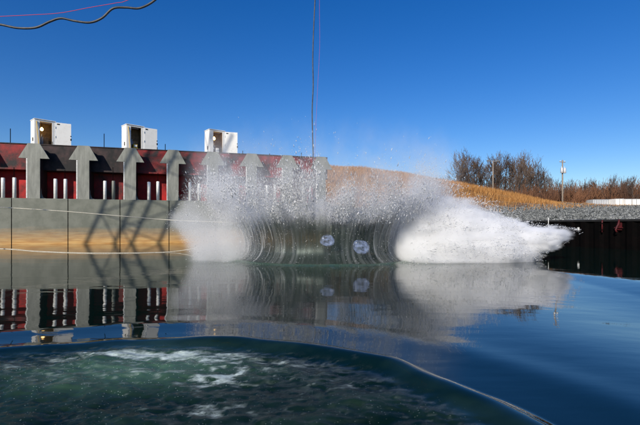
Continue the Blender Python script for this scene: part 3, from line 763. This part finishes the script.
me = npmesh('filaments', V, Fa); cv_ = np.repeat(RNG.uniform(.06, .40, len(V) // 18), 18)
me.attributes.new('cover', 'FLOAT', 'POINT').data.foreach_set('value', cv_.astype(np.float32))
part('filaments', me, M['veil'], True, kind='stuff')

# jets thrown to either side
def profile(tabx, tabz, x): return np.interp(x, tabx, tabz)
RXT = [3.3, 3.75, 4.4, 5.6, 6.8, 7.9, 8.9, 9.8, 11.0, 11.9]; RZT = [1.4, 2.4, 3.0, 3.15, 2.8, 2.3, 1.8, 1.6, 1.55, 1.45]
RXB = [3.3, 9.0, 9.8, 10.5, 11.2, 11.9]; RZB = [-.05, -.05, .12, .4, .75, 1.05]
RWX = [3.3, 4.2, 6.0, 8.5, 10.0, 11.9]; RWW = [1.2, 1.9, 2.1, 1.7, 1.1, .5]
LXT = [-6.7, -6.3, -5.7, -4.9, -4.0, -3.2, -2.6]; LZT = [2.6, 3.4, 4.1, 4.2, 3.7, 2.9, 1.4]
LXB = [-6.7, -6.3, -6.0, -5.8]; LZB = [1.2, .6, .2, -.05]
LWX = [-6.9, -5.5, -4.0, -2.6]; LWW = [.7, 1.7, 1.9, 1.0]
def jet_g(X, Y, z, side):
    if side > 0: zt, zb, wd = profile(RXT, RZT, X), profile(RXB, RZB, X), profile(RWX, RWW, X)
    else: zt, zb, wd = profile(LXT, LZT, X), profile(LXB, LZB, X), profile(LWX, LWW, X)
    c = np.where(zb > 0, (zt + zb) / 2, zb); hh_ = np.maximum(np.where(zb > 0, (zt - zb) / 2, zt - zb), .02)
    return np.sqrt(((Y - 20.0) / wd) ** 2 + ((z - c) / hh_) ** 2)
def droplets(n, side, box, gfun, rmean, stretch):
    x0, x1, y0, y1, z0, z1 = box
    X = RNG.uniform(x0, x1, n); Y = RNG.uniform(y0, y1, n); z = RNG.uniform(z0, z1, n)
    k = RNG.random(n) < gfun(X, Y, z); X, Y, z = X[k], Y[k], z[k]
    r = RNG.gamma(3, rmean / 3, len(X)).clip(.003, .06)
    d = np.stack([np.sign(side) * np.ones_like(X), .12 * (Y - 20), .35 * (z - .6)], -1)
    d /= np.linalg.norm(d, axis=1)[:, None]; e = d * RNG.uniform(0, stretch, len(X))[:, None]
    return tetra_cloud(loc(np.stack([X, Y, z], -1)), r, elong=e)
# dense body of the right-hand jet
def core(side, s):
    xs_ = np.linspace(3.65, 9.9, 70); th = np.linspace(0, 2 * np.pi, 44, endpoint=False)
    XX, TH = np.meshgrid(xs_, th, indexing='ij')
    zt, zb, wd = profile(RXT, RZT, XX), profile(RXB, RZB, XX), profile(RWX, RWW, XX)
    c = np.where(zb > 0, (zt + zb) / 2, zb); hh_ = np.where(zb > 0, (zt - zb) / 2, zt - zb)
    endf = np.sqrt(np.clip(1 - (np.abs(XX - 6.77) / 3.14) ** 4, .02, 1))
    nz_ = 1 + .10 * fbm(XX * .9, np.cos(TH) * 2 + 5, np.sin(TH) * 2 + 5, 4)
    R_ = s * endf * nz_
    Yp = 20 + wd * R_ * np.cos(TH); Zp = c + hh_ * R_ * np.sin(TH)
    Zp = np.maximum(Zp, -.1)
    V = loc(np.stack([XX, Yp, Zp], -1).reshape(-1, 3)); I = np.arange(XX.size).reshape(XX.shape); J = np.roll(I, -1, 1)
    return npmesh('jet', V, np.stack([I[:-1], J[:-1], J[1:], I[1:]], -1).reshape(-1, 4))
o = part('jet', core(1, .66), M['foamcore'], True); o['label'] = 'dense white jet thrown along the gravel bank side'
def gr(X, Y, z):
    g_ = jet_g(X, Y, z, 1)
    nn = fbm(X * .6, Y * 1.6, z * 2.6, 4) * (1 + 1.2 * sstep(8, 10, X))
    return np.clip((1.17 - g_ + .24 * nn) * 4, 0, 1) * sstep(.92, 1.06, g_) * sstep(3.3, 3.8, X)
V, Fa = droplets(240000, 1, (3.3, 12.0, 17.4, 22.6, -.05, 3.5), gr, .0068, 4.0)
part('jet_spray', npmesh('jet_spray', V, Fa), M['spray'], kind='stuff')
def gl(X, Y, z):
    g_ = jet_g(X, Y, z, -1)
    nn = fbm(X * .9, Y * .9, z * 1.0, 4)
    return np.clip((1.05 - g_ + .25 * nn) * 1.6, 0, 1) * (.25 + .75 * np.exp(-np.maximum(z, 0) / 1.6))
V, Fa = droplets(150000, -1, (-7.2, -2.3, 17.6, 22.4, -.05, 4.6), gl, .0052, 2.0)
part('jet_spray', npmesh('jet_spray', V, Fa), M['spray'], kind='stuff')
# crown: clumpy droplets thrown above the curtain
n = 700000
a = RNG.uniform(0, 2 * np.pi, n); z = 1.6 + RNG.gamma(2.0, .75, n); rd = rad(np.minimum(z, 3)) + RNG.normal(0, .55, n)
clump = fbm(a * 11 + 10 + .25 * z, z * .55, rd * .8, 5)
top = 3.3 + 1.0 * noise(a * 9 + 3, 4.4) + .6 * noise(a * 23 + 3, 9.4)
k = (RNG.random(n) < np.clip(.10 + 1.1 * clump, 0, 1) * np.exp(-np.maximum(z - top, 0) / .5) * sstep(1.3, 2.6, z)) & (z < 6)
a, z, rd = a[k], z[k], rd[k]
P = np.stack([rd * np.cos(a), rd * np.sin(a), z], -1); r = RNG.gamma(1.8, .0028, len(P)).clip(.0018, .018)
e = np.stack([.5 * np.cos(a), .5 * np.sin(a), np.ones_like(a)], -1) * RNG.uniform(.5, 6.0, len(a))[:, None]
V, Fa = tetra_cloud(P, r, elong=e); part('crown_droplets', npmesh('crown_droplets', V, Fa), M['spray'], kind='stuff')
# low droplets in front of and inside the curtain
n = 6000
a = RNG.uniform(0, 2 * np.pi, n); z = RNG.gamma(2, .6, n).clip(0, 3); rd = rad(z) + RNG.normal(.05, .25, n)
V, Fa = tetra_cloud(np.stack([rd * np.cos(a), rd * np.sin(a), z + .05], -1), RNG.gamma(2, .0032, n).clip(.002, .014)); part('curtain_droplets', npmesh('curtain_droplets', V, Fa), M['spray'], kind='stuff')
# two glassy lumps of water bulging through the curtain
gm_ = bpy.data.materials.new('water_lump'); gm_.use_nodes = True
n_, l_ = gm_.node_tree.nodes, gm_.node_tree.links; n_.remove(n_['Principled BSDF'])
def nd(t, **k):
    x = n_.new(t)
    for a_, b_ in k.items(): x.inputs[a_].default_value = b_
    return x
def mix_(f, a_, b_):
    x = n_.new('ShaderNodeMixShader'); x.inputs[0].default_value = f; l_.new(a_.outputs[0], x.inputs[1]); l_.new(b_.outputs[0], x.inputs[2]); return x
tn = nd('ShaderNodeTexNoise', Scale=4.5); mr_ = nd('ShaderNodeMapRange'); mr_.inputs[1].default_value = .38; mr_.inputs[2].default_value = .68; mr_.inputs[3].default_value = .03; mr_.inputs[4].default_value = .42; l_.new(tn.outputs[0], mr_.inputs[0])
sh = mix_(.2, nd('ShaderNodeBsdfTransparent'), mix_(.45, nd('ShaderNodeBsdfDiffuse', Color=(.48, .60, .95, 1)), nd('ShaderNodeBsdfGlass', IOR=1.33, Roughness=.12)))
l_.new(mr_.outputs[0], sh.inputs[0]); l_.new(sh.outputs[0], n_['Material Output'].inputs[0])
for px, py, rx, d, tilt in ((327.5, 240.5, .29, 16.95, 0.0), (361.5, 247, .36, 17.1, -.35)):
    c = loc(np.array(pix(px, py, d))); th = np.linspace(0, math.pi, 18); ph = np.linspace(0, 2 * np.pi, 28, endpoint=False)
    TH, PH = np.meshgrid(th, ph, indexing='ij'); jj = 1 + .10 * fbm(np.sin(TH) * np.cos(PH) * 1.5 + px, np.sin(TH) * np.sin(PH) * 1.5, np.cos(TH) * 1.5, 2)
    lx = rx * np.sin(TH) * np.cos(PH) * jj; ly = .30 * rx * np.sin(TH) * np.sin(PH) * jj; lz = rx * .80 * np.cos(TH) * jj
    Vv = np.stack([lx * math.cos(tilt) - lz * math.sin(tilt), ly, lx * math.sin(tilt) + lz * math.cos(tilt)], -1) + c
    I = np.arange(TH.size).reshape(TH.shape); J = np.roll(I, -1, 1)
    part('water_lump', npmesh('water_lump', Vv.reshape(-1, 3), np.stack([I[:-1], I[1:], J[1:], J[:-1]], -1).reshape(-1, 4)), gm_, True)
# mist: fine airborne water, densest along the jets, as density grids
mv = bpy.data.materials.new('mist'); mv.use_nodes = True; mv.node_tree.nodes.remove(mv.node_tree.nodes['Principled BSDF'])
pv = mv.node_tree.nodes.new('ShaderNodeVolumePrincipled'); pv.inputs['Color'].default_value = (1, 1, 1, 1); pv.inputs['Density'].default_value = 1.0
mv.node_tree.links.new(pv.outputs[0], mv.node_tree.nodes['Material Output'].inputs['Volume'])
class Field:
    def __init__(s, t):
        s.n, s.l = t.nodes, t.links
        s.co = s.n.new('GeometryNodeInputPosition').outputs[0]
        sp = s.n.new('ShaderNodeSeparateXYZ'); s.l.new(s.co, sp.inputs[0]); s.x, s.y, s.z = sp.outputs
    def m(s, op, a, b=0.0, c=0.0):
        x = s.n.new('ShaderNodeMath'); x.operation = op
        for i, v in enumerate((a, b, c)):
            if isinstance(v, (int, float)): x.inputs[i].default_value = v
            else: s.l.new(v, x.inputs[i])
        return x.outputs[0]
    def clamp(s, v, a=0.0, b=1.0): return s.m('MINIMUM', s.m('MAXIMUM', v, a), b)
    def ramp(s, val, x0, x1, f, vmax, n=24):
        t = s.m('DIVIDE', s.m('SUBTRACT', val, x0), x1 - x0)
        r = s.n.new('ShaderNodeValToRGB'); e = r.color_ramp.elements
        while len(e) < n: e.new(.5)
        for i in range(n):
            p = i / (n - 1); v = float(f(x0 + (x1 - x0) * p)) / vmax; e[i].position = p; e[i].color = (v, v, v, 1)
        s.l.new(t, r.inputs[0])
        return s.m('MULTIPLY', r.outputs[0], vmax)
    def noise(s, sc, detail=4, rough=.6, off=0.0):
        mp = s.n.new('ShaderNodeVectorMath'); mp.operation = 'MULTIPLY_ADD'; mp.inputs[1].default_value = sc; mp.inputs[2].default_value = (off, off, off); s.l.new(s.co, mp.inputs[0])
        t = s.n.new('ShaderNodeTexNoise'); t.inputs['Scale'].default_value = 1.0; t.inputs['Detail'].default_value = detail; t.inputs['Roughness'].default_value = rough
        s.l.new(mp.outputs[0], t.inputs['Vector'])
        return s.m('SUBTRACT', s.m('MULTIPLY', t.outputs[0], 2.0), 1.0)
def mist(name, box, vox, density):
    x0, x1, y0, y1, z0, z1 = box
    t = bpy.data.node_groups.new(name, 'GeometryNodeTree'); t.is_modifier = True
    t.interface.new_socket('Geometry', in_out='OUTPUT', socket_type='NodeSocketGeometry')
    out = t.nodes.new('NodeGroupOutput'); f = Field(t)
    vc = t.nodes.new('GeometryNodeVolumeCube')
    vc.inputs['Min'].default_value = (x0, y0, z0); vc.inputs['Max'].default_value = (x1, y1, z1)
    for k, a, b in (('X', x0, x1), ('Y', y0, y1), ('Z', z0, z1)): vc.inputs['Resolution ' + k].default_value = int((b - a) / vox)
    t.links.new(density(f), vc.inputs['Density'])
    sm = t.nodes.new('GeometryNodeSetMaterial'); sm.inputs['Material'].default_value = mv
    t.links.new(vc.outputs[0], sm.inputs[0]); t.links.new(sm.outputs[0], out.inputs[0])
    o = part(name, bpy.data.meshes.new(name), mv, kind='stuff')
    o.modifiers.new('mist', 'NODES').node_group = t
    return o
def jet_density(x0, x1, ftop, fbot, fw, D, k, namp, decay, nsc, tail):
    def fn(N):
        X = N.m('ADD', N.x, CX)
        c = N.m('ADD', N.ramp(X, x0, x1, lambda a: (ftop(a) + fbot(a)) / 2 + 1, 4), -1.0)
        h = N.ramp(X, x0, x1, lambda a: max((ftop(a) - fbot(a)) / 2, .02), 5); wd = N.ramp(X, x0, x1, fw, 3)
        gy = N.m('DIVIDE', N.m('ADD', N.y, CY - 20.0), wd); gz = N.m('DIVIDE', N.m('SUBTRACT', N.z, c), h)
        g = N.m('SQRT', N.m('ADD', N.m('MULTIPLY', gy, gy), N.m('MULTIPLY', gz, gz)))
        nn = N.m('MULTIPLY', N.noise(nsc, 6), namp)
        if tail: nn = N.m('MULTIPLY', nn, N.ramp(X, x0, x1, lambda a: 1 + 2.2 * float(sstep(8.0, 10.3, a)), 4))
        d = N.clamp(N.m('MULTIPLY', N.m('ADD', N.m('SUBTRACT', 1.0, g), nn), k))
        if not tail: d = N.m('MULTIPLY', d, d)
        ex = N.m('MINIMUM', N.m('MULTIPLY', N.m('SUBTRACT', X, x0), 2.5), N.m('MULTIPLY', N.m('SUBTRACT', x1, X), 1.2))
        d = N.m('MULTIPLY', d, N.clamp(ex))
        if decay: d = N.m('MULTIPLY', d, N.ramp(N.z, 0, 5, lambda a: decay + (1 - decay) * math.exp(-a / 1.6), 1))
        return N.m('MULTIPLY', d, D)
    return fn
rt = lambda a: np.interp(a, RXT, RZT)
rb = lambda a: -rt(a) if a < 8.2 else np.interp(a, [8.2, 9.2, 9.9, 10.5, 11.2, 11.9], [-rt(8.2), -.7, .1, .4, .75, 1.05])
lt = lambda a: np.interp(a, LXT, LZT)
mist('jet_mist', (3.2 - CX, 11.9 - CX, 17.2 - CY, 22.8 - CY, .02, 3.9), .075, jet_density(3.3, 11.75, rt, rb, lambda a: np.interp(a, RWX, RWW), 9.0, 4.0, .34, 0, (.75, 1.7, 2.4), True))
lb = lambda a: np.interp(a, [-6.7, -6.3, -6.0, -5.7, -5.0], [1.2, .5, -.4, -2.0, -lt(-5.0)]) if a < -5.0 else -lt(a)
mist('spray_mist', (-7.6 - CX, -2.2 - CX, 17.3 - CY, 22.7 - CY, .02, 5.4), .09, jet_density(-7.1, -2.3, lt, lb, lambda a: np.interp(a, LWX, LWW), 1.5, 1.5, .55, .25, (1, 1, 1), False))
def crown_density(N):
    r = N.m('SQRT', N.m('ADD', N.m('MULTIPLY', N.x, N.x), N.m('MULTIPLY', N.y, N.y)))
    rz = N.ramp(N.z, 0, 6, lambda a: rad(min(a, 3.2)), 6); sg = N.ramp(N.z, 0, 6, lambda a: .14 + .20 * a, 2)
    t = N.m('DIVIDE', N.m('SUBTRACT', r, rz), sg)
    e = N.m('EXPONENT', N.m('MULTIPLY', N.m('MULTIPLY', t, t), -1.0))
    zf = N.ramp(N.z, 0, 6, lambda a: float(np.interp(a, [0, .3, 1.2, 1.7, 2.2, 3.0, 4.0, 5.2, 6], [.30, .10, .10, .35, 1.05, .8, .34, .10, 0])), 1)
    c = N.clamp(N.m('ADD', N.m('MULTIPLY', N.noise((1.5, 1.5, .9), 7, .72), 2.4), .42), 0.0, 1.7)
    d = N.m('MULTIPLY', N.m('MULTIPLY', e, zf), c)
    return N.m('MAXIMUM', N.m('SUBTRACT', d, .012), 0.0)
mist('crown_mist', (-6.4, 6.4, -6.4, 6.4, .02, 6.0), .10, crown_density)
